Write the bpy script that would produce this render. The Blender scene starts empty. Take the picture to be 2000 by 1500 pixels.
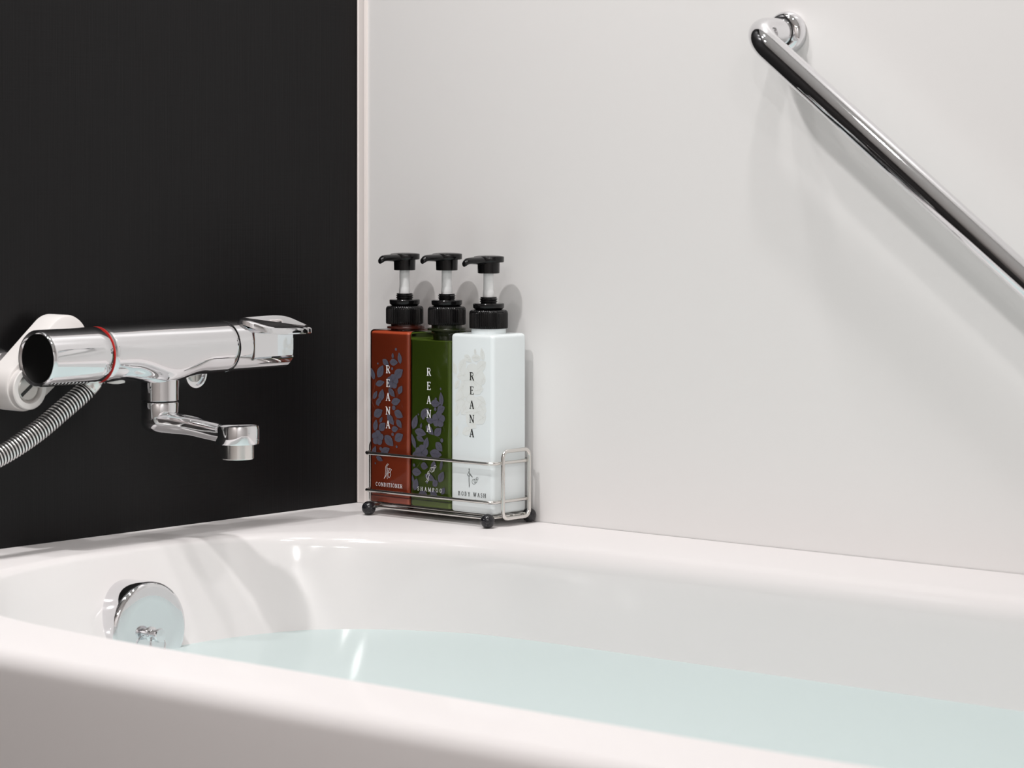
import bpy, bmesh, math, random
from mathutils import Vector, Matrix
random.seed(4)
PI = math.pi
S = bpy.context.scene
COL = S.collection

# ------------------------------------------------------------------ camera
RIM = 0.55                                   # height of the tub deck above the floor
cam_data = bpy.data.cameras.new('camera')
cam = bpy.data.objects.new('camera', cam_data)
COL.objects.link(cam)
cam.location = (2.2263, -2.3054, 0.9328)
cam.rotation_euler = (PI / 2, 0, math.radians(40.82))
cam_data.sensor_width = 36
cam_data.lens = 97.2
cam_data.shift_y = -0.2075                   # level architectural view, lens shifted down
cam_data.clip_start = 0.05
cam_data.dof.use_dof = True
cam_data.dof.focus_distance = 3.02
cam_data.dof.aperture_fstop = 10
S.camera = cam

# ------------------------------------------------------------------ world, lights, exposure
S.view_settings.view_transform = 'Standard'
S.view_settings.look = 'None'
S.view_settings.gamma = 1
S.view_settings.use_curve_mapping = False
S.view_settings.exposure = 0.02
world = bpy.data.worlds.new('world')
S.world = world
world.use_nodes = True
world.node_tree.nodes['Background'].inputs[0].default_value = (1, 1, 1, 1)
world.node_tree.nodes['Background'].inputs[1].default_value = 0.05


def downlight_or_fill(x, y, power, size=0.085, color=(1, .978, .972)):
    d = bpy.data.lights.new('downlight_or_fill', 'AREA')
    d.shape = 'DISK'
    d.size = size
    d.energy = power
    d.color = color
    d.spread = math.radians(165)
    o = bpy.data.objects.new('downlight_or_fill', d)
    o.location = (x, y, 2.185)
    COL.objects.link(o)


downlight_or_fill(0.33, -1.04, 11.0, .07)
downlight_or_fill(0.22, -0.64, 3.6, .07)
downlight_or_fill(0.42, -0.34, 3.0, .08)
downlight_or_fill(0.95, -0.55, 3.4, .09)
downlight_or_fill(2.10, -2.40, 14.0, .09)  # added fill on the camera side, an unseen lamp
downlight_or_fill(1.60, -2.70, 9.0, .09)  # second added fill, splits the camera-side light to soften it
downlight_or_fill(2.60, -1.90, 9.0, .09)  # third added fill of the camera-side set


# ------------------------------------------------------------------ materials
def mat(name, color, rough=.4, metal=0., spec=.5, coat=0., coat_rough=.05, **kw):
    m = bpy.data.materials.new(name)
    m.use_nodes = True
    b = m.node_tree.nodes['Principled BSDF']
    b.inputs['Base Color'].default_value = (*color, 1)
    b.inputs['Roughness'].default_value = rough
    b.inputs['Metallic'].default_value = metal
    b.inputs['Specular IOR Level'].default_value = spec
    b.inputs['Coat Weight'].default_value = coat
    b.inputs['Coat Roughness'].default_value = coat_rough
    for k, v in kw.items():
        b.inputs[k.replace('_', ' ')].default_value = v
    return m


def bump(m, scale=(1, 1, 1), noise=50., strength=.1, dist=.001, detail=2., second=None):
    nt = m.node_tree
    N, L = nt.nodes.new, nt.links.new
    tc = N('ShaderNodeTexCoord')

    def chan(sc):
        mp = N('ShaderNodeMapping')
        mp.inputs['Scale'].default_value = sc
        nz = N('ShaderNodeTexNoise')
        nz.inputs['Scale'].default_value = noise
        nz.inputs['Detail'].default_value = detail
        L(tc.outputs['Object'], mp.inputs[0])
        L(mp.outputs[0], nz.inputs['Vector'])
        return nz.outputs['Fac']
    h = chan(scale)
    if second:
        a = N('ShaderNodeMath')
        a.operation = 'ADD'
        L(h, a.inputs[0])
        L(chan(second), a.inputs[1])
        h = a.outputs[0]
    bp = N('ShaderNodeBump')
    bp.inputs['Strength'].default_value = strength
    bp.inputs['Distance'].default_value = dist
    L(h, bp.inputs['Height'])
    L(bp.outputs[0], nt.nodes['Principled BSDF'].inputs['Normal'])
    return m


M = {}
M['white_wall'] = bump(mat('white_wall', (.80, .785, .775), .32, spec=.35), (1, 1, 1), 6, .03, .002)
M['plain_wall'] = mat('plain_wall', (.80, .79, .78), .5)
M['front_wall'] = mat('front_wall', (.52, .49, .47), .5)
M['ceiling'] = mat('ceiling', (.85, .85, .84), .6)
M['floor'] = bump(mat('floor', (.30, .265, .25), .35), (1, 1, 1), 60, .1, .001)
M['black_wall'] = bump(mat('black_wall', (.0066, .0062, .0066), .38, spec=.19), (0, 9, 420), 1.0, .35, .0006,
                       3., second=(0, 420, 9))
M['trim'] = mat('trim', (.88, .81, .78), .35)
M['tub'] = mat('tub_acrylic', (.785, .757, .752), .3, spec=0.)
_nt = M['tub'].node_tree
_g = _nt.nodes.new('ShaderNodeBsdfGlossy')
_g.inputs['Roughness'].default_value = .10
_m = _nt.nodes.new('ShaderNodeMixShader')
_m.inputs[0].default_value = .07
_nt.links.new(_nt.nodes['Principled BSDF'].outputs[0], _m.inputs[1])
_nt.links.new(_g.outputs[0], _m.inputs[2])
_nt.links.new(_m.outputs[0], _nt.nodes['Material Output'].inputs['Surface'])
M['chrome'] = mat('chrome', (.80, .80, .815), .035, 1.)
M['chrome_soft'] = mat('brushed_chrome', (.78, .77, .75), .17, 1.)
M['steel'] = mat('stainless_wire', (.74, .72, .69), .16, 1.)
M['black_gloss'] = mat('black_plastic', (.005, .0047, .005), .16, spec=.35)
M['black_face'] = mat('black_cap_face', (.004, .004, .004), .35, spec=.25)
M['black_matt'] = mat('black_matt_gap', (.01, .01, .01), .6)
M['red_ring'] = mat('red_ring', (.55, .03, .025), .3)
M['white_plastic'] = mat('white_plastic', (.80, .77, .75), .35)
M['stem'] = mat('stem_plastic', (.80, .80, .80), .3)
M['screw'] = mat('screw_metal', (.5, .49, .47), .35, 1.)
M['hose'] = mat('hose_steel', (.82, .81, .80), .22, 1.)
M['hose_gap_shade'] = mat('hose_gap_shade', (.05, .05, .05), .5)  # dark tone painted in for the shade between ribs
M['body_white'] = mat('bottle_white', (.84, .895, .905), .22, spec=.4)
M['print_white'] = mat('print_white', (.85, .85, .85), .5)
M['print_black'] = mat('print_black', (.012, .013, .012), .5)
M['print_grey'] = mat('print_grey', (.088, .085, .115), .45)
M['print_vein'] = mat('print_vein', (.03, .03, .045), .5)
M['print_cream'] = mat('print_cream', (.82, .85, .83), .35)
M['print_cream_line'] = mat('print_cream_line', (.74, .755, .71), .35)
M['print_stem_red'] = mat('print_stem_red', (.19, .075, .055), .5)
M['print_stem_green'] = mat('print_stem_green', (.10, .115, .065), .5)


def ball_mat():
    m = mat('black_ball', (.012, .012, .014), .2)
    nt = m.node_tree
    nz = nt.nodes.new('ShaderNodeTexNoise')
    nz.inputs['Scale'].default_value = 900
    cr = nt.nodes.new('ShaderNodeValToRGB')
    cr.color_ramp.elements[0].position = .62
    cr.color_ramp.elements[0].color = (.012, .012, .015, 1)
    cr.color_ramp.elements[1].position = .72
    cr.color_ramp.elements[1].color = (.12, .12, .13, 1)
    tc = nt.nodes.new('ShaderNodeTexCoord')
    nt.links.new(tc.outputs['Object'], nz.inputs['Vector'])
    nt.links.new(nz.outputs['Fac'], cr.inputs[0])
    nt.links.new(cr.outputs[0], nt.nodes['Principled BSDF'].inputs['Base Color'])
    return m


M['ball'] = ball_mat()


def clear_shell(name, tint):
    """thin tinted plastic wall: see-through, with a fresnel reflection"""
    m = bpy.data.materials.new(name)
    m.use_nodes = True
    nt = m.node_tree
    nt.nodes.remove(nt.nodes['Principled BSDF'])
    tr = nt.nodes.new('ShaderNodeBsdfTransparent')
    tr.inputs[0].default_value = (*tint, 1)
    gl = nt.nodes.new('ShaderNodeBsdfGlossy')
    gl.inputs['Roughness'].default_value = .06
    fr = nt.nodes.new('ShaderNodeFresnel')
    fr.inputs[0].default_value = 1.45
    mx = nt.nodes.new('ShaderNodeMixShader')
    L = nt.links.new
    L(fr.outputs[0], mx.inputs[0])
    L(tr.outputs[0], mx.inputs[1])
    L(gl.outputs[0], mx.inputs[2])
    L(mx.outputs[0], nt.nodes['Material Output'].inputs['Surface'])
    return m


M['shell_red'] = clear_shell('shell_red', (.93, .74, .68))
M['shell_green'] = clear_shell('shell_green', (.66, .74, .50))
M['liquid_red'] = mat('liquid_red', (.50, .135, .062), .3)
M['lit_base_red'] = mat('lit_base_red', (.62, .26, .20), .3)  # light scattered in the thick clear base, painted as a paler colour
M['lit_base_green'] = mat('lit_base_green', (.42, .46, .26), .3)  # same scattered light put into the green base colour
M['liquid_green'] = mat('liquid_green', (.22, .275, .07), .3)


def water_mat():
    m = bpy.data.materials.new('bath_water')
    m.use_nodes = True
    nt = m.node_tree
    nt.nodes.remove(nt.nodes['Principled BSDF'])
    N, L = nt.nodes.new, nt.links.new
    tr = N('ShaderNodeBsdfTransparent')
    tr.inputs[0].default_value = (.84, .98, .97, 1)
    df = N('ShaderNodeBsdfDiffuse')
    df.inputs[0].default_value = (.84, .985, .98, 1)
    m1 = N('ShaderNodeMixShader')
    m1.inputs[0].default_value = .72
    L(tr.outputs[0], m1.inputs[1])
    L(df.outputs[0], m1.inputs[2])
    gl = N('ShaderNodeBsdfGlossy')
    gl.inputs['Roughness'].default_value = .05
    fr = N('ShaderNodeFresnel')
    fr.inputs[0].default_value = 1.333
    m2 = N('ShaderNodeMixShader')
    L(fr.outputs[0], m2.inputs[0])
    L(m1.outputs[0], m2.inputs[1])
    L(gl.outputs[0], m2.inputs[2])
    L(m2.outputs[0], nt.nodes['Material Output'].inputs['Surface'])
    return m


M['water'] = water_mat()
mw = bpy.data.materials.new('water_body')
mw.use_nodes = True
mw.node_tree.nodes.remove(mw.node_tree.nodes['Principled BSDF'])
_t = mw.node_tree.nodes.new('ShaderNodeBsdfTransparent')
_t.inputs[0].default_value = (.97, 1, 1, 1)
mw.node_tree.links.new(_t.outputs[0], mw.node_tree.nodes['Material Output'].inputs['Surface'])
M['water_body'] = mw


# ------------------------------------------------------------------ mesh helpers
class MB:
    """collects vertices and faces of ONE mesh object"""
    def __init__(s):
        s.v, s.f, s.mi = [], [], []

    def add(s, verts, faces, mi=0):
        n = len(s.v)
        s.v += [tuple(p) for p in verts]
        s.f += [tuple(i + n for i in f) for f in faces]
        s.mi += [mi] * len(faces)
        return s

    def rings(s, rings, close=True, cap0=True, cap1=True, mi=0):
        n = len(rings[0])
        vs = [p for r in rings for p in r]
        fs = []
        for k in range(len(rings) - 1):
            for i in range(n if close else n - 1):
                j = (i + 1) % n
                fs.append((k * n + i, k * n + j, (k + 1) * n + j, (k + 1) * n + i))
        if cap0:
            fs.append(tuple(range(n))[::-1])
        if cap1:
            fs.append(tuple((len(rings) - 1) * n + i for i in range(n)))
        return s.add(vs, fs, mi)

    def box(s, x0, x1, y0, y1, z0, z1, mi=0):
        v = [(x0, y0, z0), (x1, y0, z0), (x1, y1, z0), (x0, y1, z0),
             (x0, y0, z1), (x1, y0, z1), (x1, y1, z1), (x0, y1, z1)]
        return s.add(v, [(3, 2, 1, 0), (4, 5, 6, 7), (0, 1, 5, 4), (1, 2, 6, 5), (2, 3, 7, 6), (3, 0, 4, 7)], mi)

    def lathe(s, prof, origin=(0, 0, 0), axis=(0, 0, 1), n=48, cap0=True, cap1=True, mi=0):
        """prof: list of (radius, height along axis)"""
        a = Vector(axis).normalized()
        u = a.orthogonal().normalized()
        w = a.cross(u)
        o = Vector(origin)
        rr = [[o + a * h + (u * math.cos(2 * PI * i / n) + w * math.sin(2 * PI * i / n)) * max(r, 1e-5)
               for i in range(n)] for r, h in prof]
        return s.rings(rr, True, cap0, cap1, mi)

    def tube(s, path, r, n=16, closed=False, caps=True, mi=0, prof=None):
        P = [Vector(p) for p in path]
        m = len(P)
        T = []
        for i in range(m):
            if closed:
                t = P[(i + 1) % m] - P[i - 1]
            else:
                t = P[min(i + 1, m - 1)] - P[max(i - 1, 0)]
            T.append(t.normalized())
        u = T[0].orthogonal().normalized()
        rr = []
        for i in range(m):
            u = (u - T[i] * u.dot(T[i])).normalized()
            w = T[i].cross(u)
            ri = prof[i] if prof else r
            rr.append([P[i] + (u * math.cos(2 * PI * k / n) + w * math.sin(2 * PI * k / n)) * ri for k in range(n)])
        if closed:
            # re-align the last ring to the first
            d = [(rr[-1][k] - rr[0][0]).length for k in range(n)]
            rr.append(rr[0])
            return s.rings(rr, True, False, False, mi)
        return s.rings(rr, True, caps, caps, mi)

    def build(s, name, material, parent=None, smooth=35, weld=True, loc=None):
        me = bpy.data.meshes.new(name)
        off = Vector(loc) if loc else Vector((0, 0, 0))
        me.from_pydata([Vector(p) - off for p in s.v], [], s.f)
        mats = material if isinstance(material, (list, tuple)) else [material]
        for m in mats:
            me.materials.append(m)
        for p, i in zip(me.polygons, s.mi):
            p.material_index = i
        bm = bmesh.new()
        bm.from_mesh(me)
        if weld:
            bmesh.ops.remove_doubles(bm, verts=bm.verts, dist=1e-6)
        bmesh.ops.recalc_face_normals(bm, faces=bm.faces)
        bm.to_mesh(me)
        bm.free()
        if smooth:
            for p in me.polygons:
                p.use_smooth = True
            me.set_sharp_from_angle(angle=math.radians(smooth))
        me.update()
        o = bpy.data.objects.new(name, me)
        COL.objects.link(o)
        if loc:
            o.location = loc
        if parent:
            o.parent = parent
            if not loc:
                # parts are written in world coordinates
                o.location = -Vector(parent.location) if parent.parent is None else -(Vector(parent.location) + Vector(parent.parent.location))
        return o


def tag(o, label=None, cat=None, group=None, kind=None):
    for k, v in (('label', label), ('category', cat), ('group', group), ('kind', kind)):
        if v:
            o[k] = v
    return o


def thing(name, label, cat, loc=(0, 0, 0), group=None):
    o = bpy.data.objects.new(name, None)
    o.empty_display_size = .02
    o.location = loc
    COL.objects.link(o)
    return tag(o, label, cat, group)


def bevel_mod(o, w, seg=3, angle=30):
    m = o.modifiers.new('bevel', 'BEVEL')
    m.width = w
    m.segments = seg
    m.limit_method = 'ANGLE'
    m.angle_limit = math.radians(angle)
    return o


def catmull(P, per=12, closed=True):
    out = []
    n = len(P)
    P = [Vector(p) for p in P]
    for i in range(n if closed else n - 1):
        if closed:
            a, b, c, d = P[i - 1], P[i], P[(i + 1) % n], P[(i + 2) % n]
        else:
            a, b, c, d = P[max(i - 1, 0)], P[i], P[i + 1], P[min(i + 2, n - 1)]
        for k in range(per):
            t = k / per
            out.append(.5 * ((2 * b) + (c - a) * t + (2 * a - 5 * b + 4 * c - d) * t * t + (3 * b - a - 3 * c + d) * t ** 3))
    if not closed:
        out.append(P[-1])
    return out


def resample(P, n, closed=True):
    Q = P + [P[0]] if closed else P
    D = [0]
    for i in range(len(Q) - 1):
        D.append(D[-1] + (Q[i + 1] - Q[i]).length)
    out = []
    k = 0
    m = n if closed else n - 1
    for i in range(n):
        t = D[-1] * i / m
        while k < len(D) - 2 and D[k + 1] < t:
            k += 1
        f = (t - D[k]) / max(D[k + 1] - D[k], 1e-9)
        out.append(Q[k].lerp(Q[k + 1], f))
    return out


# ------------------------------------------------------------------ the room
RX, RY, RZ = 2.9, -3.1, 2.2
T = .1


def struct(name, m, *b, sm=0):
    mb = MB()
    mb.box(*b)
    return tag(mb.build(name, m, smooth=sm), kind='structure')


struct('floor', M['floor'], -T, RX + T, RY - T, T, -T, 0)
struct('ceiling', M['ceiling'], -T, RX + T, RY - T, T, RZ, RZ + T)
struct('wall_left', M['black_wall'], -T, 0, RY, 0, 0, RZ)
struct('wall_back', M['white_wall'], -T, RX + T, 0, T, 0, RZ)
struct('wall_right', M['plain_wall'], RX, RX + T, RY, 0, 0, RZ)
struct('wall_front', M['front_wall'], -T, RX + T, RY - T, RY, 0, RZ)
# cream corner strip between the black and the white panel: a shallow moulded cover strip
mb = MB()
pr = [(.0005, 0), (.0005, -.0028), (.0018, -.0034), (.0032, -.0026), (.0100, -.0026), (.0122, -.0031), (.0146, -.0022), (.0150, 0)]
mb.rings([[(x, y, RIM + .0005) for x, y in pr], [(x, y, RZ - .001) for x, y in pr]])
tag(mb.build('trim_1', M['trim'], smooth=20), kind='structure')

# ------------------------------------------------------------------ bathtub
X1, Y1 = 1.62, -.907
CP = [(.35, -.119), (.25, -.145), (.17, -.19), (.115, -.25), (.088, -.33), (.083, -.42), (.09, -.5), (.108, -.6),
      (.15, -.69), (.23, -.76), (.34, -.795), (.5, -.81), (.8, -.813), (1.2, -.813), (1.42, -.79), (1.52, -.70), (1.55, -.46),
      (1.52, -.22), (1.42, -.135), (1.2, -.115), (.9, -.115), (.6, -.115)]
NC = 220
C0 = resample(catmull([(x, y, 0) for x, y in CP], 14), NC)
CEN = Vector((.8, -.46, 0))
NRM = []
for i in range(NC):
    t = (C0[(i + 1) % NC] - C0[i - 1]).normalized()
    nn = Vector((t.y, -t.x, 0))
    if nn.dot(CEN - C0[i]) < 0:
        nn = -nn
    NRM.append(nn)


def tub_params(p, n):
    l = max(0., n.x)            # wall at the left (tap) end, facing +x
    r = max(0., -n.y)           # wall along the white panel
    roll = .022 - .010 * l ** 3 if r < .05 else .024 - .012 * l ** 3
    slope = math.radians(3 + 22 * l ** 2)
    return roll, slope


def off_at(p, n, z):
    """inward offset of the basin wall at depth z below the deck"""
    roll, sl = tub_params(p, n)
    ph = PI / 2 - sl
    zr = roll * (1 - math.cos(ph))
    if z <= zr:
        c = 1 - z / roll
        return roll * math.sqrt(max(0, 1 - c * c))
    return roll * math.sin(ph) + (z - zr) * math.tan(sl)


WATER = .0985


def ring_depth(z):
    return [(C0[i] + NRM[i] * off_at(C0[i], NRM[i], z)) + Vector((0, 0, RIM - z)) for i in range(NC)]


def roll_ring(f):
    out = []
    for i in range(NC):
        roll, sl = tub_params(C0[i], NRM[i])
        ph = (PI / 2 - sl) * f
        out.append(C0[i] + NRM[i] * roll * math.sin(ph) + Vector((0, 0, RIM - roll * (1 - math.cos(ph)))))
    return out


def outer_ring():
    """the deck's outer rectangle, one point for each contour point; exact corners"""
    x0, x1, y0, y1 = .0008, X1, Y1 + .016, -.0008
    out = []
    for p in C0:
        d = (p - CEN)
        d = Vector((d.x / (x1 - x0), d.y / (y1 - y0), 0))
        k = .5 / max(abs(d.x), abs(d.y))
        d *= k
        out.append(Vector(((x0 + x1) / 2 + d.x * (x1 - x0), (y0 + y1) / 2 + d.y * (y1 - y0), RIM)))
    for cx, cy in ((x0, y0), (x1, y0), (x1, y1), (x0, y1)):
        c = Vector((cx, cy, RIM))
        k = min(range(NC), key=lambda i: (out[i] - c).length)
        out[k] = c
    return out


tub = thing('bathtub', 'white acrylic bathtub filling the corner, with a wide rounded rim', 'bathtub', (.8, -.45, 0))
mb = MB()
OUT = outer_ring()
rg = [OUT]
for f in (.5,):
    rg.append([OUT[i].lerp(C0[i] + Vector((0, 0, RIM)), f) for i in range(NC)])
rg += [roll_ring(f) for f in (0, .12, .25, .4, .55, .7, .85, 1)]
rg += [ring_depth(z) for z in (.035, .05, .07, .085, WATER, .115, .13)]
base = rg[-1]
for s_, z in ((.97, .2), (.94, .28), (.90, .33), (.82, .36), (.6, .37), (.3, .372)):
    rg.append([Vector((CEN.x + (p.x - CEN.x) * s_, CEN.y + (p.y - CEN.y) * s_, RIM - z)) for p in base])
mb.rings(rg, True, False, True)
# front apron with a rounded top edge, and the right-hand end panel
xs = sorted({round(p.x, 6) for p in OUT if abs(p.y - (Y1 + .016)) < 1e-6})
prof = [(Y1 + .016 - .016 * math.sin(a), RIM - .016 * (1 - math.cos(a))) for a in [PI / 2 * k / 10 for k in range(11)]]
prof += [(Y1 - .001, RIM - .03), (Y1 - .002, RIM - .1), (Y1 + .004, 0.0005)]
rr = [[Vector((x, y, z)) for x in xs] for y, z in prof]
mb.rings(rr, False, False, False)
ys = sorted({round(p.y, 6) for p in OUT if abs(p.x - X1) < 1e-6})
mb.rings([[Vector((X1, y, RIM)) for y in ys], [Vector((X1, y, .0005)) for y in ys]], False, False, False)
tub_shell = mb.build('tub_shell', M['tub'], tub, smooth=50)

# overflow plate on the tap-end wall, with its pull knob and chain loop
PX, PY, PZ = .1455, -.449, .4735
mb = MB()
mb.lathe([(.0475, -.045), (.0484, -.0205), (.0486, -.006), (.0480, -.0025), (.0462, -.0006), (.0438, .0000), (.030, -.0006),
          (.012, -.0010), (.0001, -.0010)], (PX, PY, PZ), (1, 0, 0), 96, True, False)
plate = mb.build('overflow_plate', M['chrome'], tub, smooth=50)
tag(plate, 'round chrome overflow plate half under water')
kz = PZ - .0035
mb = MB()
mb.lathe([(.0075, -.002), (.0075, .0004), (.0052, .0012), (.0048, .010), (.0068, .0105), (.0071, .0125), (.0064, .014),
          (.0001, .0142)], (PX, PY + .001, kz), (1, 0, 0), 32, True, False)
knob = mb.build('pull_knob', M['chrome'], plate)
mb = MB()
for s_ in (-1, 1):
    a = [Vector((PX + .006, PY + .001 + s_ * .0055, kz - .002)), Vector((PX + .009, PY + .001 + s_ * .009, kz - .008)),
         Vector((PX + .010, PY + .001 + s_ * .0085, kz - .015)), Vector((PX + .009, PY + .001 + s_ * .004, kz - .020)),
         Vector((PX + .009, PY + .001, kz - .021))]
    mb.tube(catmull(a, 6, False), .0011, 10)
mb.build('chain_loop', M['chrome'], plate)

# bath water
mb = MB()
w0 = [C0[i] + NRM[i] * (off_at(C0[i], NRM[i], WATER) - .0006) + Vector((0, 0, RIM - WATER)) for i in range(NC)]
mb.add(w0 + [Vector((CEN.x, CEN.y, RIM - WATER))], [(i, (i + 1) % NC, NC) for i in range(NC)], 0)
bt = [w0]
w1 = [C0[i] + NRM[i] * (off_at(C0[i], NRM[i], .13) + .003) + Vector((0, 0, RIM - .13)) for i in range(NC)]
bt.append(w1)
for s_, z in ((.965, .2), (.935, .277), (.89, .327), (.81, .356)):
    bt.append([Vector((CEN.x + (p.x - CEN.x) * s_, CEN.y + (p.y - CEN.y) * s_, RIM - z)) for p in base])
mb.rings(bt, True, False, True, mi=1)
water = mb.build('bath_water', [M['water'], M['water_body']], smooth=30)
tag(water, 'pale aqua bath water filling the white tub', 'water')

# ------------------------------------------------------------------ bath mixer tap on the black wall
AX, AZ = .078, .7472
faucet = thing('bath_tap', 'chrome thermostatic bath mixer tap mounted on the black wall', 'tap', (AX, -.376, AZ))


def ycircle(y, r, n=72, fn=None):
    out = []
    for i in range(n):
        a = 2 * PI * i / n
        x, z = r * math.cos(a), r * math.sin(a)
        if fn:
            x, z = fn(x, z, y)
        out.append(Vector((AX + x, y, AZ + z)))
    return out


def sm(t):
    t = max(0., min(1., t))
    return t * t * (3 - 2 * t)


R0 = .0285


def belly(x, z, y):
    """the body swells down into the spout collar"""
    k = sm(1 - abs(y + .378) / .058)
    if z < 0 and k > 0:
        c, s_ = x / R0, -z / R0
        e = 1 - .46 * k
        x = math.copysign(abs(c) ** e, c) * R0 * (1 - .03 * k)
        z = -(s_ ** e) * (R0 + .0045 * k)
    return x, z


mb = MB()
ys = [-.4600 + i * (.4600 - .2880) / 60 for i in range(61)]
rad = lambda y: R0 - .0011 * sm((y + .40) / .11)
rgs = [ycircle(-.4600, R0 - .0012)] + [ycircle(y, rad(y), fn=belly) for y in ys[1:-1]] + [ycircle(-.2880, rad(-.288) - .0008)]
mb.rings(rgs)
mb.build('body', M['chrome'], faucet, smooth=60)
# red temperature ring
mb = MB()
mb.lathe([(.0270, -.0005), (.02865, -.0004), (.02865, .0004), (.0270, .0005)], (AX, -.4612, AZ), (0, 1, 0), 72)
tag(mb.build('temperature_ring', M['red_ring'], faucet), 'thin red ring')
# temperature dial (left end) with black end cap
mb = MB()
prof = [(.0235, .0030), (.0262, .0004), (.0274, .0000), (.0284, .0016), (.0286, .0050), (.0286, .0660), (.0284, .0765), (.0278, .0772), (.02, .0772)]
mb.lathe([(r, h) for r, h in prof], (AX, -.5400, AZ), (0, 1, 0), 96, False, True)
dial = mb.build('temperature_dial', M['chrome'], faucet, smooth=50)
mb = MB()
mb.lathe([(.0002, .0012), (.020, .0013), (.0262, .0022), (.0262, .006)], (AX, -.5400, AZ), (0, 1, 0), 72, False, False)
tag(mb.build('end_cap', M['black_face'], dial), 'black round end cap')
# stop button on the dial
# flow handle (right end): turned sleeve with a flat thumb panel and a lever blade
def flat(x, z, y):
    k = sm((y + .268) / .006)
    if k > 0 and x > 0:
        lim = .0222 if z > -.012 else .0222 + .0065 * sm((-.012 - z) / .005)
        x = x - k * max(0, x - lim)
    return x, z


mb = MB()
rs = .0273
ys = [-.2862 + .0804 * i / 60 for i in range(61)]
rgs = [ycircle(-.2866, rs - .0010, 96)] + [ycircle(y, rs, 96, flat) for y in ys] + [ycircle(-.2050, rs - .0012, 96, flat), ycircle(-.2046, rs - .004, 96, flat)]
mb.rings(rgs)
handle = mb.build('flow_handle', M['chrome'], faucet, smooth=40)
# lever blade: outline seen from above (x, y, z of the top face)
TOPP = [(.083, -.268, .7770), (.085, -.245, .7777), (.088, -.219, .7780), (.091, -.203, .7756), (.095, -.188, .7696), (.100, -.178, .7644),
        (.106, -.184, .7636), (.110, -.200, .7640), (.1115, -.225, .7645), (.110, -.247, .7660), (.104, -.262, .7703), (.096, -.271, .7748), (.088, -.273, .7766)]
oc = catmull(TOPP, 5)
cen = Vector((.100, -.222, .7712))
n_ = len(oc)
mb = MB()
lv = []
for k, (sc, dz) in enumerate(((0.01, -.0006), (.5, -.0004), (.80, 0), (.94, .0004), (1.0, -.0008), (1.0, -.0056), (.95, -.0064), (.7, -.0066), (.3, -.0068))):
    ring = []
    for p in oc:
        q = cen + (p - cen) * sc
        ring.append(Vector((q.x, q.y, q.z + dz)))
    lv.append(ring)
mb.rings(lv)
mb.build('lever_blade', M['chrome'], handle, smooth=42)

# spout collar, dark gap ring, spout arm and outlet
SX, SY = AX, -.376
mb = MB()
mb.lathe([(.0190, .6958), (.0196, .6964), (.0197, .7250)], (SX, SY, 0), (0, 0, 1), 64)
mb.build('spout_collar', M['chrome'], faucet)
mb = MB()
mb.lathe([(.0185, .6935), (.0185, .6965)], (SX, SY, 0), (0, 0, 1), 48)
tag(mb.build('gap_ring', M['black_matt'], faucet), 'thin black seam ring')
mb = MB()
mb.lathe([(.0180, .6680), (.0186, .6720), (.0192, .6840), (.0196, .6930), (.0190, .6942)], (SX, SY, 0), (0, 0, 1), 64)
# arm: flattened oval sections from the collar foot to the outlet head
secs = [(-.0172, .6765, .009, .0060), (-.012, .6745, .0160, .0105), (0, .6735, .0190, .0125), (.018, .6725, .0178, .0120), (.038, .6705, .0165, .0106),
        (.060, .6672, .0165, .0104), (.076, .6650, .0180, .0102), (.086, .6645, .0198, .0100)]
pts = catmull([(s0[0], s0[1], 0) for s0 in secs], 5, False)
wd = catmull([(s0[2], s0[3], 0) for s0 in secs], 5, False)
rr = []
for p, w in zip(pts, wd):
    ring = []
    for i in range(40):
        a = 2 * PI * i / 40
        c, s_ = math.cos(a), math.sin(a)
        e = .62 if s_ > 0 else .95
        ring.append(Vector((SX + p.x, SY + math.copysign(abs(c) ** e, c) * w.x, p.y + math.copysign(abs(s_) ** e, s_) * w.y)))
    rr.append(ring)
mb.rings(rr)
TX = SX + .0925
mb.lathe([(.0188, .6542), (.0218, .6547), (.0222, .6561), (.0222, .6697), (.0214, .6732), (.0188, .6747), (.010, .6753), (.0001, .6754)], (TX, SY, 0), (0, 0, 1), 64, True, False)


def swing(m):
    c, s_ = math.cos(math.radians(16)), math.sin(math.radians(16))
    m.v = [(SX + (x - SX) * c - (y - SY) * s_, SY + (x - SX) * s_ + (y - SY) * c, z) for x, y, z in m.v]
    return m


spout = swing(mb).build('spout', M['chrome'], faucet, smooth=45)
mb = MB()
mb.lathe([(.0130, .6422), (.0135, .6395), (.0162, .6392), (.0168, .6399), (.0168, .6547)], (TX, SY, 0), (0, 0, 1), 48)
swing(mb).build('aerator', M['chrome_soft'], spout)

# wall unions behind the body
for (y, z, m, nm) in ((-.3075, .7185, M['chrome'], 'wall_union'),):
    mb = MB()
    mb.lathe([(.020, .0005), (.020, .006), (.018, .010), (.0158, .012), (.0158, .0560), (.0150, .0590), (.0128, .0592), (.0126, .0560), (.0001, .0560)], (0, y, z), (1, 0, 0), 48, True, False)
    mb.lathe([(.012, 0), (.012, .034)], (.040, y, z), (.35, .02, .9), 32)
    u = mb.build(nm, m, faucet, smooth=40)
    mb = MB()
    mb.lathe([(.0088, 0), (.0088, .0022), (.0078, .0028), (.0001, .0028)], (.0555, y, z), (1, 0, 0), 32, True, False)
    mb.box(.0570, .0589, y - .0014, y + .0014, z - .0075, z + .0075)
    sc = mb.build('screw', M['screw'], u)
# left union under its white plastic cover: a stadium plate running up behind the body
u_y, u_z, v_y, v_z = -.5285, .7170, -.4740, .7600


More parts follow.
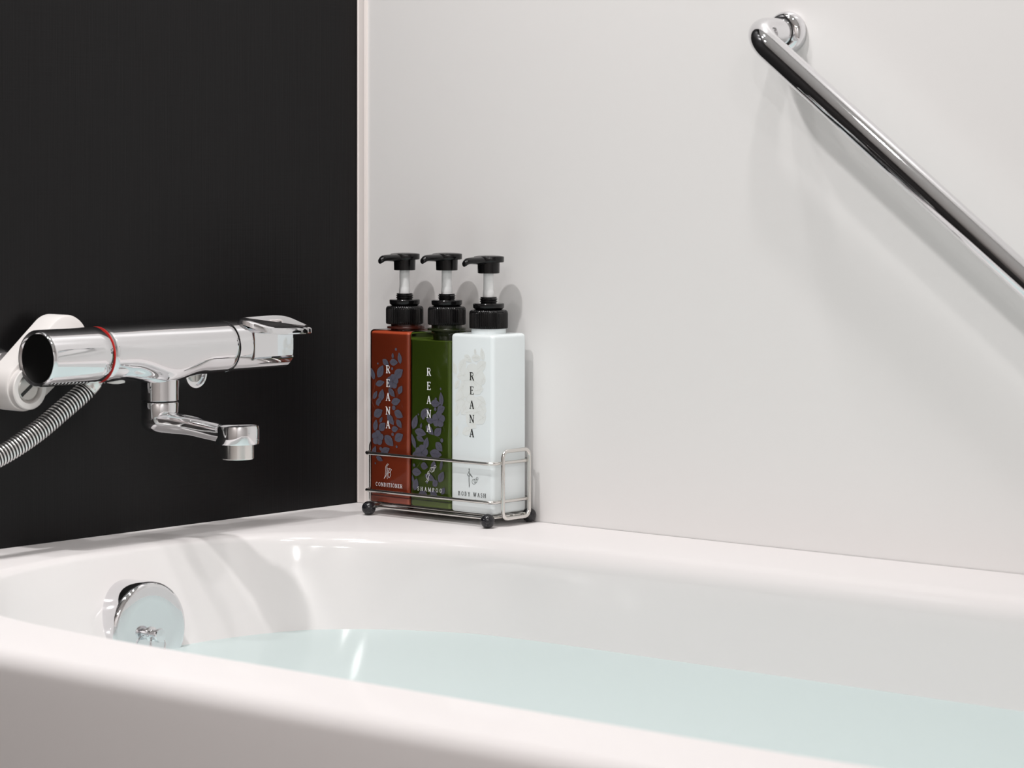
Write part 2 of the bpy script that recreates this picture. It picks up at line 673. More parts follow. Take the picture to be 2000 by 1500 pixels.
def stadium(x, dr, n=24):
    """hull of two circles, the lower one smaller"""
    ra, rb_ = .0245 + dr, .0270 + dr
    L_ = math.hypot(v_y - u_y, v_z - u_z)
    base_a = math.atan2(v_z - u_z, v_y - u_y)
    be = math.acos((ra - rb_) / L_)
    out = []
    for k in range(n + 1):
        a = base_a - be + 2 * be * k / n
        out.append(Vector((x, v_y + rb_ * math.cos(a), v_z + rb_ * math.sin(a))))
    for k in range(n + 1):
        a = base_a + be + (2 * PI - 2 * be) * k / n
        out.append(Vector((x, u_y + ra * math.cos(a), u_z + ra * math.sin(a))))
    return out


mb = MB()
mb.rings([stadium(.018, 0), stadium(.045, 0), stadium(.0475, -.001), stadium(.0482, -.003)])
mb.lathe([(.0215, 0), (.0215, .0075), (.0205, .0085), (.0155, .0085), (.0150, .0076), (.0150, .0020), (.0001, .0020)], (.0475, -.5290, .7160), (1, 0, 0), 48, False, False)
cover = mb.build('union_cover', M['white_plastic'], faucet, smooth=35)
tag(cover, 'white plastic cover over the left wall union')
mb = MB()
mb.lathe([(.0128, 0), (.0128, .0032), (.0115, .0042), (.0001, .0044)], (.0490, -.5290, .7160), (1, 0, 0), 40, True, False)
scr = mb.build('slotted_screw', M['screw'], cover)
d = Vector((0, .80, .60))
e = Vector((0, -.60, .80))
c0 = Vector((.0532, -.5290, .7160))
mb = MB()
q = [c0 + d * .0115 + e * .0016, c0 - d * .0115 + e * .0016, c0 - d * .0115 - e * .0016, c0 + d * .0115 - e * .0016]
mb.rings([q, [p + Vector((.0007, 0, 0)) for p in q]])
mb.build('slot', M['black_matt'], cover)
mb = MB()
mb.lathe([(.031, .0005), (.031, .005), (.027, .012), (.018, .014), (.018, .03)], (0, -.525, .7230), (1, 0, 0), 48)
mb.build('wall_flange', M['chrome'], faucet)
# hose outlet under the body
mb = MB()
mb.lathe([(.0105, 0), (.0105, .012), (.0122, .0125), (.0122, .020), (.0105, .0205), (.0105, .034)], (.069, -.4660, .7135), (.15, .62, .77), 6 * 4)
mb.build('hose_outlet', M['chrome_soft'], faucet)
# chrome stop valve lip under the body
mb = MB()
mb.lathe([(.004, 0), (.009, .001), (.010, .006), (.010, .02)], (AX - .003, -.4335, AZ - .0312), (0, 0, 1), 24)
mb.build('body_plug', M['white_plastic'], faucet)

# ------------------------------------------------------------------ shower hose
ctl = [(.069, -.4650, .7145), (.0675, -.4720, .7080), (.0665, -.4985, .6915), (.0655, -.5305, .6722), (.065, -.5745, .6530), (.064, -.635, .635),
       (.060, -.70, .630), (.052, -.775, .640), (.040, -.85, .675), (.030, -.91, .74), (.022, -.94, .83)]
raw = catmull(ctl, 40, False)
Ltot = sum((raw[i + 1] - raw[i]).length for i in range(len(raw) - 1))
pitch = .0039
npr = int(Ltot / pitch)
per = 8
path = resample(raw, npr * per + 1, False)
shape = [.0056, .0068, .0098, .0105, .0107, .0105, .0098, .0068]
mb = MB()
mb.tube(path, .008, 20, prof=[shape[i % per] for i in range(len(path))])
for k in range(len(path) - 1):                  # shade between the steel ribs painted dark, rib flanks included
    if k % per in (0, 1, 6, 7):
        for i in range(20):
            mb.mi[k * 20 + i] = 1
hose = mb.build('hose_coil', [M['hose'], M['hose_gap_shade']], None, smooth=60)
hr = thing('shower_hose', 'ribbed steel shower hose hanging from the underside of the tap', 'hose', (.069, -.465, .7145))
hose.parent = hr
hose.location = (-.069, .465, -.7145)
mb = MB()
dv = (path[0] - path[8]).normalized()
mb.lathe([(.0092, 0), (.0106, .002), (.0106, .011), (.0096, .012)], path[6], dv, 28)
mb.build('hose_collar', M['chrome_soft'], hr)
# wall elbow where the hose ends, left of the picture
mb = MB()
dv = (path[-1] - path[-9]).normalized()
mb.lathe([(.0092, 0), (.0095, .02), (.0085, .022)], path[-1] - dv * .004, dv, 28)
mb.tube([path[-1] + dv * .012, path[-1] + dv * .022, Vector((.012, path[-1].y - .008, path[-1].z + .030)), Vector((.0006, path[-1].y - .008, path[-1].z + .030))], .009, 20)
mb.build('hose_connector', M['chrome_soft'], hr)

# ------------------------------------------------------------------ grab bar on the white wall
bar = thing('grab_bar', 'chrome grab bar sloping down across the white wall', 'grab bar', (.6072, 0, 1.0735))
gy = -.068
A = Vector((.6072, gy, 1.0735))
dirb = Vector((.3131, 0, -.2423)).normalized()
B = A + dirb * .66
rb = .0139


def elbow(p, wall, inner, rad_=.032, k=12):
    """wall -> p -> inner with a rounded corner"""
    a = (wall - p).normalized()
    b = (inner - p).normalized()
    th = a.angle(b)
    dd = rad_ / math.tan(th / 2)
    P0, P1 = p + a * dd, p + b * dd
    bis = (a + b).normalized()
    c = p + bis * (rad_ / math.sin(th / 2))
    out = []
    for i in range(k + 1):
        t = i / k
        v = (P0 - c).lerp(P1 - c, t).normalized() * rad_
        out.append(c + v)
    return out


WA = Vector((A.x, -.012, A.z))
WB = Vector((B.x, -.012, B.z))
pth = [WA] + elbow(A, WA, B) + elbow(B, WB, A)[::-1] + [WB]
mb = MB()
mb.tube(pth, rb, 40)
mb.build('rail', M['chrome'], bar, smooth=60)
for p in (A, B):
    mb = MB()
    mb.lathe([(.0206, .0005), (.0216, .004), (.0213, .0080), (.0198, .0120), (.0170, .0145), (.0144, .0150), (.0141, .0135)], (p.x, 0, p.z), (0, -1, 0), 56)
    fl = mb.build('flange', M['chrome'], bar, smooth=50)
    mb = MB()
    mb.lathe([(.0139, .0145), (.01425, .0147), (.01425, .0162), (.0139, .0164)], (p.x, 0, p.z), (0, -1, 0), 48)
    mb.build('seam_ring', M['black_matt'], fl)

# ------------------------------------------------------------------ flat print: letters, icons, leaves (local coordinates in mm on the face)
# stroke letters, unit height; each stroke is (points, width) - thick stems, thin hairlines, slab serifs
TH, TN, SF = .165, .085, .072


def arc(cx, cy, rx, ry, a0, a1, n=14):
    return [(cx + rx * math.cos(math.radians(a0 + (a1 - a0) * i / n)), cy + ry * math.sin(math.radians(a0 + (a1 - a0) * i / n))) for i in range(n + 1)]


def serif(x, y, w=.26):
    return ([(x - w / 2, y), (x + w / 2, y)], SF)


b0, t0 = .028, .972
GLY = {
    'R': (.72, [([(.16, 0), (.16, 1)], TH), serif(.16, b0, .30), ([(.02, t0), (.30, t0)], SF), ([(.16, .965)] + arc(.36, .745, .22, .22, 90, -90) + [(.16, .525)], .085),
                ([(.36, .53), (.62, .03)], TH), serif(.63, b0, .22)]),
    'E': (.66, [([(.16, 0), (.16, 1)], TH), ([(.02, t0), (.58, t0)], SF), ([(.02, b0), (.60, b0)], SF), ([(.16, .52), (.44, .52)], SF),
                ([(.575, 1), (.575, .80)], SF), ([(.595, 0), (.595, .22)], SF), ([(.44, .42), (.44, .62)], SF)]),
    'A': (.78, [([(.37, 1), (.62, .02)], TH), ([(.36, .98), (.12, .02)], TN), ([(.19, .34), (.54, .34)], SF), serif(.13, b0, .24), serif(.63, b0, .28)]),
    'N': (.84, [([(.16, 0), (.16, 1)], TN), ([(.14, .98), (.68, .03)], TH), ([(.68, 0), (.68, 1)], TN), serif(.16, b0, .26), ([(.0, t0), (.2, t0)], SF), serif(.68, t0, .26)]),
    'C': (.76, [(arc(.38, .5, .30, .455, 48, 312, 22), .10), ([(.61, .98), (.61, .70)], SF)]),
    'O': (.82, [(arc(.40, .5, .31, .455, 0, 360, 28), .10)]),
    'D': (.80, [([(.16, 0), (.16, 1)], TH), ([(.02, t0), (.3, t0)], SF), ([(.02, b0), (.3, b0)], SF), ([(.16, .965), (.30, .965)] + arc(.32, .5, .34, .465, 90, -90, 18) + [(.16, .035)], .085)]),
    'I': (.40, [([(.19, 0), (.19, 1)], TH), serif(.19, b0, .32), serif(.19, t0, .32)]),
    'T': (.72, [([(.35, 0), (.35, 1)], TH), serif(.35, b0, .32), ([(.03, t0), (.67, t0)], SF), ([(.05, 1), (.05, .80)], SF), ([(.65, 1), (.65, .80)], SF)]),
    'S': (.60, [(arc(.29, .735, .20, .215, 40, 270, 14) + arc(.29, .27, .215, .25, 90, -140, 16), .10), ([(.47, .98), (.47, .76)], SF), ([(.075, .02), (.075, .26)], SF)]),
    'H': (.86, [([(.16, 0), (.16, 1)], TH), ([(.68, 0), (.68, 1)], TH), ([(.16, .51), (.68, .51)], SF), serif(.16, b0, .30), serif(.16, t0, .30), serif(.68, b0, .30), serif(.68, t0, .30)]),
    'M': (1.0, [([(.16, 0), (.16, 1)], TN), ([(.15, .99), (.48, .04)], TH), ([(.48, .04), (.80, .99)], TN), ([(.81, 0), (.81, 1)], TH), serif(.16, b0, .26), serif(.81, b0, .30), ([(.02, t0), (.2, t0)], SF), ([(.78, t0), (.95, t0)], SF)]),
    'P': (.68, [([(.16, 0), (.16, 1)], TH), serif(.16, b0, .30), ([(.02, t0), (.30, t0)], SF), ([(.16, .965)] + arc(.36, .73, .23, .235, 90, -90) + [(.16, .495)], .085)]),
    'B': (.70, [([(.16, 0), (.16, 1)], TH), ([(.02, t0), (.3, t0)], SF), ([(.02, b0), (.3, b0)], SF), ([(.16, .965)] + arc(.34, .755, .19, .21, 90, -90) + [(.16, .545)], .08),
                ([(.16, .53)] + arc(.36, .285, .22, .25, 90, -90) + [(.16, .035)], .085)]),
    'Y': (.76, [([(.13, .98), (.37, .46)], TH), ([(.62, .98), (.38, .46)], TN), ([(.37, .5), (.37, 0)], TH), serif(.37, b0, .30), serif(.12, t0, .28), serif(.63, t0, .24)]),
    'W': (1.08, [([(.12, .98), (.34, .02)], TH), ([(.34, .02), (.54, .95)], TN), ([(.54, .98), (.74, .02)], TH), ([(.74, .02), (.94, .98)], TN), serif(.12, t0, .26), serif(.94, t0, .24), serif(.54, t0, .18)]),
    ' ': (.42, []),
}


class Print:
    """flat ink on the front face y = yf of a bottle; u right, v up, millimetres from (ox, oz)"""
    def __init__(s, ox, oz, yf):
        s.o = (ox, oz, yf)
        s.mb = MB()

    def pt(s, u, v, lift):
        return (s.o[0] + u * 1.03 / 1000, s.o[2] - lift, s.o[1] + v / 1000)

    def stroke(s, pts, w, lift=.00030, closed=False):
        P = [Vector((p[0], p[1])) for p in pts]
        L_, R_ = [], []
        n = len(P)
        for i in range(n):
            a = P[i] - P[i - 1] if i > 0 else P[1] - P[0]
            b = P[i + 1] - P[i] if i < n - 1 else P[-1] - P[-2]
            if closed and i in (0, n - 1):
                a, b = P[-1] - P[-2], P[1] - P[0]
            t = (a.normalized() + b.normalized())
            t = t.normalized() if t.length > 1e-6 else a.normalized()
            nn = Vector((-t.y, t.x))
            k = 1 / max(.6, abs(nn.dot(Vector((-a.y, a.x)).normalized())))
            L_.append(P[i] + nn * w / 2 * k)
            R_.append(P[i] - nn * w / 2 * k)
        vs = [s.pt(p.x, p.y, lift) for p in L_ + R_]
        s.mb.add(vs, [(i, i + 1, n + i + 1, n + i) for i in range(n - 1)])

    def poly(s, pts, lift=.00015):
        s.mb.add([s.pt(p[0], p[1], lift) for p in pts], [tuple(range(len(pts)))])

    def glyph(s, ch, u, v, h, wide=1.):
        for k, (pts, w) in enumerate(GLY[ch][1]):
            s.stroke([(u + x * h * wide, v + y * h) for x, y in pts], w * h * (.9 if wide < 1 else 1), .00030 + k * .00001)

    def text(s, txt, uc, v, h, width):
        nat = sum(GLY[c][0] for c in txt)
        k = min(1., .86 * width / (nat * h))
        gap = (width - nat * h * k) / max(1, len(txt) - 1)
        u = uc - width / 2
        for c in txt:
            s.glyph(c, u, v - h / 2, h, k)
            u += GLY[c][0] * h * k + gap

    def column(s, txt, uc, vtop, h, pitch):
        for i, c in enumerate(txt):
            wd = GLY[c][0]
            s.glyph(c, uc - wd * h / 2, vtop - h - i * pitch, h, 1.)

    def done(s, name, m, parent):
        return s.mb.build(name, m, parent, smooth=0, weld=False)


def leaf_shape(u, v, ln, ang, wd):
    a = math.radians(ang)
    out = []
    for i in range(9):
        t = i / 8
        out.append((t - .5, .5 * math.sin(PI * t ** .85) ** .9))
    for i in range(7, 0, -1):
        t = i / 8
        out.append((t - .5, -.5 * math.sin(PI * t ** .85) ** .9))
    c, s_ = math.cos(a), math.sin(a)
    return [(u + x * ln * c - y * wd * s_, v + x * ln * s_ + y * wd * c) for x, y in out]


def floral(ox, oz, yf, leaves, berries, flowers, stems, parent, m_leaf, m_vein, m_stem, umax, fill=True):
    st, lf, vn = Print(ox, oz, yf), Print(ox, oz, yf), Print(ox, oz, yf)
    for s_ in stems:
        st.stroke(s_, .38, .00012)
    k = 0
    clip = lambda P: [(max(-umax, min(umax, x)), y) for x, y in P]
    for u, v, r in flowers:
        for j in range(5):
            a = 72 * j + 15
            cx, cy = u + math.cos(math.radians(a)) * r * .56, v + math.sin(math.radians(a)) * r * .56
            pet = arc(cx, cy, r * .52, r * .48, 0, 342, 18)
            lf.poly(clip(pet), .00014 + k * 1e-6)
            k += 1
            vn.stroke(clip([(u + math.cos(math.radians(a + 30)) * r * q, v + math.sin(math.radians(a + 30)) * r * q) for q in (.25, .6, .9)]), .28, .00022)
        vn.stroke(clip(arc(u, v, r * .2, r * .2, 0, 360, 12)), .25, .00022)
    for u, v, ln, ang, wd in leaves:
        ln, wd = ln * 1.16, wd * 1.16
        lf.poly(clip(leaf_shape(u, v, ln, ang, wd)), .00014 + k * 1e-6)
        k += 1
        a = math.radians(ang)
        c, s_ = math.cos(a), math.sin(a)
        vn.stroke(clip([(u - .40 * ln * c, v - .40 * ln * s_), (u + .34 * ln * c, v + .34 * ln * s_)]), .26, .00022)
        for t, sg in ((-.15, 1), (.05, -1), (.15, 1)):
            vn.stroke(clip([(u + t * ln * c, v + t * ln * s_), (u + (t + .16) * ln * c - sg * .26 * wd * s_, v + (t + .16) * ln * s_ + sg * .26 * wd * c)]), .16, .00022)
    for u, v, r in berries:
        lf.poly(clip(arc(u, v, r, r, 0, 330, 11)), .00014 + k * 1e-6)
        k += 1
    if stems:
        tag(st.done('stem_print', m_stem, parent), kind='stuff')
    lf.done('leaf_print', m_leaf, parent)
    tag(vn.done('vein_print', m_vein, parent), kind='stuff')


RED_LEAF = [[15.6,157.6,11.3,100,5.1],[6.9,152.5,10.7,0,6.7],[-4.9,151.5,10.0,-35,6.0],[5.3,159.8,5.3,90,2.9],[-24.6,138.3,12.0,110,5.3],[-12.8,141.5,14.0,60,8.0],[14.0,140.5,13.3,35,9.3],[-13.5,128.2,12.0,15,6.0],[16.4,122.4,9.3,60,6.0],[-20.6,114.8,9.3,60,4.7],[-11.2,115.2,12.0,75,7.3],[3.8,118.6,11.3,-45,6.0],[-15.1,108.4,10.7,45,5.3],[10.1,109.1,12.0,15,7.3],[-16.2,94.9,12.7,30,8.7],[14.0,95.2,12.0,-25,8.0],[2.2,88.5,13.3,-50,6.7],[-12.0,87.5,6.7,60,3.3],[-20.2,81.1,11.3,80,6.0],[-10.1,80.0,10.7,45,8.0],[14.8,84.7,10.0,-50,6.0],[8.5,78.4,8.7,10,6.0],[-0.2,64.9,14.7,-40,9.3],[14.5,69.7,12.0,30,8.7],[-22.2,52.1,10.7,70,5.3],[-5.7,53.3,12.7,25,7.3],[-14.3,43.9,9.3,-20,4.7]]
RED_BERRY = [[10.1,167.0,1.6],[-16.7,150.0,1.1],[4.6,145.3,1.6],[6.9,101.8,2.7],[-16.2,104.3,1.6],[5.3,72.3,1.9],[-12.4,55.2,2.1],[11.2,59.0,1.5],[-20.6,38.4,1.2]]
RED_FLOWER = [[5.3,131.0,8.0],[-17.0,67.2,8.3]]
RED_STEM = [[(-19.8,133.4),(-21.4,125.0),(-26.1,108.2),(-20.6,99.2)],[(-26.1,108.2),(-20.6,116.9)],[(10.1,122.6),(12.4,115.7),(17.9,119.6)],[(12.4,115.7),(8.5,108.4)],[(-20.6,91.0),(-24.6,87.2)],[(6.9,85.9),(13.2,92.2)],[(14.8,78.3),(19.5,79.5)],[(18.7,106.1),(19.8,102.7)]]
GREEN_LEAF = [[17.1,110.7,13.3,95,5.6],[8.9,105.4,12.0,0,7.3],[16.8,99.5,10.7,25,8.0],[-6.5,94.4,13.3,40,8.0],[1.4,86.1,10.7,-10,6.0],[-21.0,83.4,14.7,70,7.3],[-12.0,79.9,5.3,80,2.9],[-12.8,72.2,14.7,-10,8.0],[0.6,75.5,12.7,-40,6.7],[12.4,74.6,11.3,40,8.0],[-23.0,62.1,14.7,110,4.7],[-13.1,65.1,10.7,-20,5.3],[-4.6,61.0,12.0,75,6.7],[14.0,58.2,11.3,-45,8.0],[9.3,50.2,15.3,-5,8.7],[-21.4,47.5,8.0,60,4.7],[-7.3,35.6,9.3,-10,7.3],[6.1,37.1,9.3,80,6.7],[17.1,38.5,10.7,80,3.7],[-18.3,28.3,12.0,0,8.0],[17.1,25.5,12.0,60,7.3],[0.6,23.8,13.3,-20,6.7],[-19.9,14.7,12.0,75,7.3],[8.5,17.9,8.0,40,6.7],[-23.8,20.3,8.0,100,2.9],[19.5,10.4,8.0,60,5.3],[6.1,6.5,9.3,-10,6.0],[-9.6,4.8,10.7,10,7.3]]
GREEN_BERRY = [[16.3,121.8,1.3],[9.3,110.4,1.6],[8.5,99.0,1.9],[-8.8,88.9,2.3],[-15.9,91.9,1.1],[17.9,65.5,2.3],[-22.2,35.7,1.9],[-3.3,18.2,1.6]]
GREEN_FLOWER = [[13.2,88.1,8.8],[-11.2,50.0,8.8]]
GREEN_STEM = [[(-13.6,85.6),(-11.2,91.7),(-6.5,95.5)],[(20.3,81.0),(21.9,75.2)],[(-19.1,32.4),(-12.8,39.9)],[(13.2,16.5),(9.3,23.8),(6.1,33.0)],[(15.6,67.7),(12.4,68.7)]]

# ------------------------------------------------------------------ three pump bottles
YF, YB = -.068, -.012
ZB, ZT = RIM + .0128, RIM + .0128 + .1938


def rrect(x0, x1, y0, y1, z, r, n=6):
    out = []
    for cx, cy, a0 in ((x1 - r, y1 - r, 0), (x0 + r, y1 - r, 90), (x0 + r, y0 + r, 180), (x1 - r, y0 + r, 270)):
        for i in range(n + 1):
            a = math.radians(a0 + 90 * i / n)
            out.append(Vector((cx + r * math.cos(a), cy + r * math.sin(a), z)))
    return out


def body_mesh(x0, x1, inset=0., z0=ZB, z1=ZT, r=.0045, top=.004, bot=.003):
    a0, a1, c0, c1 = x0 + inset, x1 - inset, YF + inset, YB - inset
    r = max(.0015, r - inset)
    mb = MB()
    rr = []
    for k in range(5):
        t = PI / 2 * k / 4
        d = bot * (1 - math.sin(t))
        rr.append(rrect(a0 + d, a1 - d, c0 + d, c1 - d, z0 + bot * (1 - math.cos(t)), max(.001, r - d * .5)))
    for k in range(6):
        t = PI / 2 * k / 5
        d = top * (1 - math.cos(t))
        rr.append(rrect(a0 + d, a1 - d, c0 + d, c1 - d, z1 - top * (1 - math.sin(t)), max(.001, r - d * .5)))
    mb.rings(rr)
    return mb


def pump(root, xc, yc, zt, dz=0., flange=False, rot=0.):
    """screw cap, collar, thread, stem and spouted head on top of the shoulder at zt"""
    zc = zt + .0030
    # ribbed cap
    mb = MB()
    rr = []
    NR = 56
    for h, r, k in ((0, .0198, 0), (.0006, .0206, 1), (.0035, .0207, 1), (.0165, .0207, 1), (.0185, .0203, .8), (.0200, .0190, .1), (.0206, .0165, 0), (.0208, .004, 0)):
        rr.append([Vector((xc + (r + .00035 * k * (1 if (i % 4) < 2 else -1)) * math.cos(2 * PI * i / (NR * 4) + rot),
                           yc + (r + .00035 * k * (1 if (i % 4) < 2 else -1)) * math.sin(2 * PI * i / (NR * 4) + rot), zc + h)) for i in range(NR * 4)])
    mb.rings(rr)
    cap = mb.build('screw_cap', M['black_gloss'], root, smooth=40)
    mb = MB()
    mb.lathe([(.013, .0200), (.0158, .0215), (.0166, .0222), (.0170, .0230), (.0171, .0265), (.0166, .0272), (.009, .0275)], (xc, yc, zc), (0, 0, 1), 48)
    mb.build('cap_collar', M['black_gloss'], cap)
    mb = MB()
    pf = [(.0086, .0270)]
    for k in range(2):
        pf += [(.0087, .0285 + .0024 * k), (.0097, .0293 + .0024 * k), (.0097, .0298 + .0024 * k), (.0087, .0306 + .0024 * k)]
    pf += [(.0090, .0338), (.0089, .0342), (.0062, .0342)]
    mb.lathe(pf, (xc, yc, zc), (0, 0, 1), 40)
    mb.build('thread', M['black_gloss'], cap)
    mb = MB()
    mb.lathe([(.0062, .033), (.0062, .0370), (.0061, .0400), (.0058, .0412), (.0057, .0420), (.0057, .0640)], (xc, yc, zc), (0, 0, 1), 32)
    mb.build('stem', M['stem'], root)
    # head: hub, disc and tapering spout pointing out from the wall
    zh = zc + .0600
    mb = MB()
    mb.lathe([(.0112, 0), (.0120, .0004), (.0123, .0130), (.0123, .0150)], (xc, yc, zh), (0, 0, 1), 48)
    # top plate: a rounded paddle, flat in section, longer towards the spout
    pl = []
    for i in range(48):
        a = 2 * PI * i / 48
        pl.append((.0170 * math.cos(a), .0160 * math.sin(a) + .0006))
    rr = []
    for s_, h in ((.80, .0118), (.97, .0122), (1, .0130), (1, .0178), (.97, .0184), (.7, .0192), (.3, .0196)):
        rr.append([Vector((xc + x * s_, yc + y * s_, zh + h)) for x, y in pl])
    mb.rings(rr)
    sec = []
    for t, wx, wz, zz in ((0, .0085, .0046, .0142), (.010, .0080, .0044, .0142), (.020, .0068, .0038, .0143), (.025, .0058, .0035, .0143), (.029, .0048, .0036, .0138), (.0315, .0040, .0036, .0126), (.0338, .0031, .0032, .0112), (.0345, .0022, .0024, .0106)):
        ring = []
        for i in range(24):
            a = 2 * PI * i / 24
            ring.append(Vector((xc + wx * math.cos(a), yc - .006 - t, zh + zz + wz * math.sin(a))))
        sec.append(ring)
    mb.rings(sec)
    h = mb.build('pump_head', M['black_gloss'], root, smooth=45)
    return cap


BW = .0615
XB = .0820
VZ = RIM                                         # print origin heights below
# conditioner (amber)
x0 = XB
cond = thing('pump_bottle', 'square amber bottle marked CONDITIONER with black pump, leftmost in the wire rack', 'bottle', (x0 + BW / 2, (YF + YB) / 2, ZB), 'pump bottles in the wire rack')
body_mesh(x0, x0 + BW - .0003).build('shell', M['shell_red'], cond, smooth=50)
liq = body_mesh(x0, x0 + BW - .0003, .0011, ZB + .0080, ZT - .0018, top=.003).build('liquid', M['liquid_red'], cond, smooth=50)
body_mesh(x0, x0 + BW - .0003, .0011, ZB + .0010, ZB + .0079, top=.0005).build('lit_base_slab', M['lit_base_red'], cond, smooth=50)  # thick base, its paler tone stands for light scattered inside
mb = MB()
mb.lathe([(.0170, -.002), (.0170, .0004), (.0212, .0008), (.0214, .0024), (.0210, .0034), (.0170, .0040), (.0170, .0074)], (x0 + BW / 2, (YF + YB) / 2, ZT), (0, 0, 1), 64)
mb.build('neck', mat('neck_red', (.05, .012, .008), .15), cond)
pump(cond, x0 + BW / 2 - .0022, (YF + YB) / 2, ZT + .0027)
floral(.1132, .5685, YF, RED_LEAF, RED_BERRY, RED_FLOWER, RED_STEM, cond, M['print_grey'], M['print_vein'], M['print_stem_red'], 29)
PM, PR = M['print_white'], cond
p = Print(.1150, .5685, YF)
p.column('REANA', -3.2, .7172 * 1000 - 568.5, 8.7, 15.35)
p.done('name_lettering', PM, PR)
p.mb = MB()
p.text('CONDITIONER', -1.8, 15.6, 4.3, 39.5)
p.done('product_lettering', PM, PR)
p.mb = MB()
for s_ in ([(-3.5, 39.5), (-6.5, 36), (-6.8, 31), (-7.4, 26), (-9.3, 22)], [(-2.0, 39), (-5.0, 36), (-5.0, 31), (-6.2, 26), (-9.3, 22)], [(-4.5, 35), (-3.5, 31), (-4.6, 26), (-4.2, 22.3)],
           [(-3.0, 33.5), (-.5, 34), (-2.8, 30), (-3.0, 26), (-1.8, 23.5)], [(-.5, 34), (2.0, 33), (.3, 31), (.9, 27), (-1.8, 23.5)], [(-2.0, 29), (.0, 30.6)]):
    p.stroke(catmull([(a, b, 0) for a, b in s_], 5, False), .42)
p.done('pictogram', M['print_white'], cond)

# shampoo (green)
x0 = XB + BW
sham = thing('pump_bottle', 'square green bottle marked SHAMPOO with black pump, between the amber and white bottles', 'bottle', (x0 + BW / 2, (YF + YB) / 2, ZB), 'pump bottles in the wire rack')
body_mesh(x0, x0 + BW - .0003).build('shell', M['shell_green'], sham, smooth=50)
body_mesh(x0, x0 + BW - .0003, .0011, ZB + .0080, ZT - .0100, top=.0005).build('liquid', M['liquid_green'], sham, smooth=50)
body_mesh(x0, x0 + BW - .0003, .0011, ZB + .0010, ZB + .0079, top=.0005).build('lit_base_slab', M['lit_base_green'], sham, smooth=50)  # green base, scattered light painted in as well
mb = MB()
mb.lathe([(.0170, -.002), (.0170, .0004), (.0212, .0008), (.0214, .0024), (.0210, .0034), (.0170, .0040), (.0170, .0074)], (x0 + BW / 2, (YF + YB) / 2, ZT), (0, 0, 1), 64)
mb.build('neck', mat('neck_green', (.018, .024, .008), .15), sham)
mb = MB()
mb.lathe([(.0150, -.0095), (.0150, .0030)], (x0 + BW / 2, (YF + YB) / 2, ZT), (0, 0, 1), 48)
mb.lathe([(.0035, -.06), (.0035, -.0095)], (x0 + BW / 2, (YF + YB) / 2, ZT), (0, 0, 1), 20)
mb.build('dip_tube', mat('neck_dark', (.02, .025, .012), .3), sham)
pump(sham, x0 + BW / 2, (YF + YB) / 2, ZT + .0040, rot=.05)
floral(.1739, .5733, YF, GREEN_LEAF, GREEN_BERRY, GREEN_FLOWER, GREEN_STEM, sham, M['print_grey'], M['print_vein'], M['print_stem_green'], 27)
PM, PR = M['print_white'], sham
p = Print(.1757, .5733, YF)
p.column('REANA', -2.3, .7172 * 1000 - 573.3, 8.7, 15.35)
p.done('name_lettering', PM, PR)
p.mb = MB()
p.text('SHAMPOO', -1.1, 10.4, 4.3, 35.5)
p.done('product_lettering', PM, PR)
p.mb = MB()
for s_ in (arc(1.9, 32.5, 2.6, 2.7, 0, 360, 18), arc(3.6, 33.2, 2.2, 2.3, 0, 360, 16), arc(6.6, 36.2, 1.5, 1.5, 0, 360, 14)):
    p.stroke(s_, .40)
for s_ in ([(-.8, 31), (-3.3, 30), (-4.4, 27.5), (-2.6, 28.5), (-3.0, 26)], [(-4.4, 27.5), (-6.0, 24), (-4.6, 21), (-7.0, 18.5)], [(-2.2, 29.5), (-1.4, 26.5), (-2.8, 24.5), (-2.2, 21.5), (-4.6, 18.5)], [(-3.4, 24), (-4.4, 21.5)]):
    p.stroke(catmull([(a, b, 0) for a, b in s_], 5, False), .40)
p.done('pictogram', M['print_white'], sham)

# body wash (white)
x0 = XB + 2 * BW
wash = thing('pump_bottle', 'square white bottle marked BODY WASH with black pump, rightmost in the wire rack', 'bottle', (x0 + BW / 2, (YF + YB) / 2, ZB), 'pump bottles in the wire rack')
body_mesh(x0, x0 + BW).build('body', M['body_white'], wash, smooth=50)
mb = MB()
mb.lathe([(.0190, -.002), (.0190, .0060)], (x0 + BW / 2, (YF + YB) / 2, ZT), (0, 0, 1), 64)
mb.build('neck', M['body_white'], wash)
pump(wash, x0 + BW / 2, (YF + YB) / 2, ZT + .0022, rot=.02)
rw = random.Random(9)
lv = [(u * .98 + 1.0, v * .80 + 36 + rw.uniform(-1, 1), ln * 1.1, a, w * 1.1) for u, v, ln, a, w in RED_LEAF]
floral(.2347, .5735, YF, [q for q in lv if q[1] > 74], [], [(2, 134, 17), (6, 100, 15), (-8, 112, 13)], [], wash, M['print_cream'], M['print_cream_line'], M['print_cream'], 25)
PM, PR = M['print_black'], wash
p = Print(.2366, .5735, YF)
p.column('REANA', -.2, .7154 * 1000 - 573.5, 8.7, 15.35)
p.done('name_lettering', PM, PR)
p.mb = MB()
p.text('BODY WASH', .1, 9.7, 4.3, 39.0)
p.done('product_lettering', PM, PR)
p.mb = MB()
for s_ in ([(-4.0, 37), (-3.6, 34.5), (-4.2, 32.5), (-3.2, 30.5), (-3.6, 27), (-3.4, 22), (-3.9, 17)], [(-4.4, 35), (-4.6, 33), (-6.4, 30.5), (-5.2, 29.5), (-4.6, 26), (-4.2, 21), (-4.0, 17)],
           [(-3.4, 32.8), (-1.6, 30.8), (.9, 28.3)], [(-4.3, 32.3), (-1.7, 29.9), (.9, 28.3)], [(-6.0, 30.5), (-3.8, 29.0), (-2.6, 31.0)], [(-4.8, 36.2), (-4.0, 37.4), (-3.4, 35.8)]):
    p.stroke(catmull([(a, b, 0) for a, b in s_], 5, False), .36)
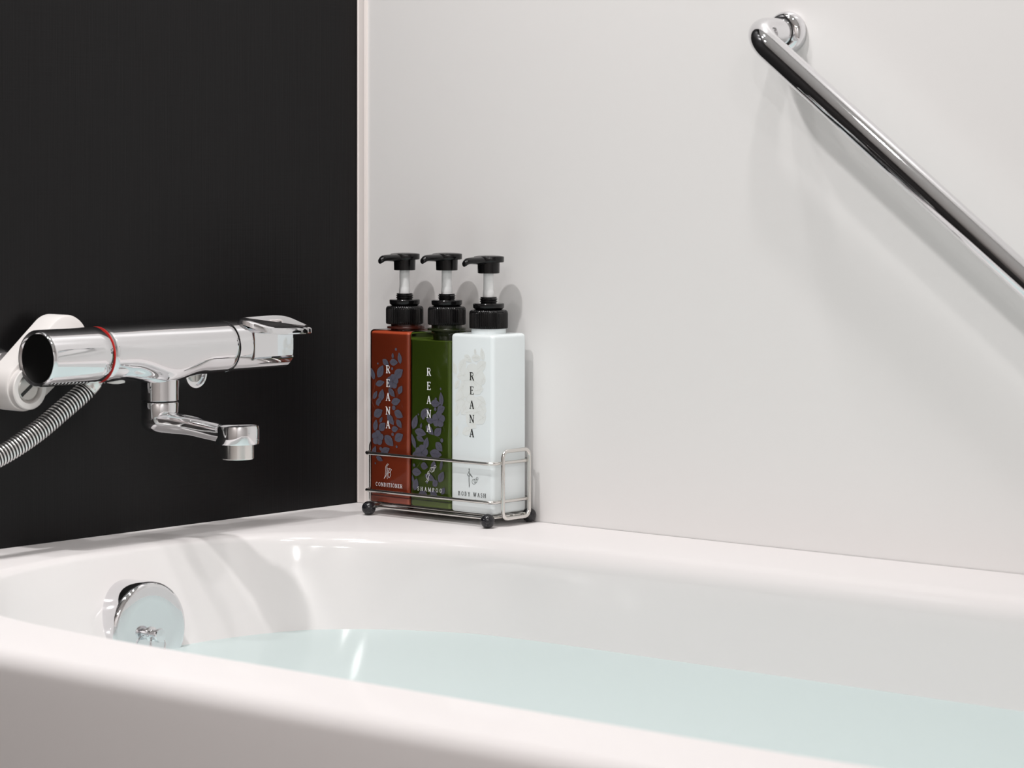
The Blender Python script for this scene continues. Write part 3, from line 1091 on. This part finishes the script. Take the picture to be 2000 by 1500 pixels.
for s_ in (arc(2.6, 23.6, 2.6, 2.7, 0, 360, 18), arc(4.9, 24.6, 2.1, 2.2, 0, 360, 16), arc(7.3, 27.3, 1.3, 1.4, 0, 360, 14)):
    p.stroke(s_, .34)
p.done('pictogram', M['print_black'], wash)

# ------------------------------------------------------------------ wire rack
rack = thing('wire_rack', 'stainless wire bottle rack on black ball feet in the tub corner', 'rack', (.178, -.04, RIM))
wr = .0019
RX0, RX1, RY0, RY1 = .0800, .2712, -.0745, -.0085


def loop(z, x0, x1, y0, y1, r, rad_):
    return [Vector((q.x, q.y, z)) for q in rrect(x0, x1, y0, y1, 0, r, 8)]


for z in (.6186, .5770):
    mb = MB()
    mb.tube(loop(z, RX0, RX1, RY0, RY1, .009, wr), wr, 14, closed=True)
    mb.build('rail', M['steel'], rack, smooth=60)
mb = MB()
zb = RIM + .0100
mb.tube([Vector((.0914, -.0755, zb)), Vector((.2676, -.0755, zb))], .0015, 12)
mb.tube([Vector((.0914, -.0090, zb)), Vector((.2676, -.0090, zb))], .0015, 12)
mb.tube([Vector((.0914, -.0755, zb)), Vector((.0914, -.0090, zb))], .0015, 12)
mb.tube([Vector((.2676, -.0755, zb)), Vector((.2676, -.0090, zb))], .0015, 12)
for k in range(3):
    y = -.058 + .018 * k
    mb.tube([Vector((.0914, y, zb + .0012)), Vector((.2720, y, zb + .0012))], .0013, 10)
mb.build('base_frame', M['steel'], rack)
for x in (.0775, .2738):
    ya, yb_ = -.0600, -.0165
    P = []
    zt, zl, r = .6312, RIM + .0085, .0075
    pp = []
    for cy, cz, a0 in ((yb_ - r, zt - r, 0), (ya + r, zt - r, 90), (ya + r, zl + r, 180), (yb_ - r, zl + r, 270)):
        for i in range(9):
            a = math.radians(a0 + 90 * i / 8)
            pp.append(Vector((x, cy + r * math.cos(a), cz + r * math.sin(a))))
    mb = MB()
    mb.tube(pp, .0022, 14, closed=True)
    mb.build('end_hoop', M['steel'], rack, smooth=60)
for x, y in ((.0914, -.0780), (.2678, -.0780), (.2672, -.0086), (.0914, -.0086)):
    mb = MB()
    pf = [(.0078 * math.sin(PI * k / 16), .0078 - .0078 * math.cos(PI * k / 16)) for k in range(17)]
    mb.lathe(pf, (x, y, RIM), (0, 0, 1), 32, False, False)
    mb.build('ball_foot', M['ball'], rack, smooth=60)
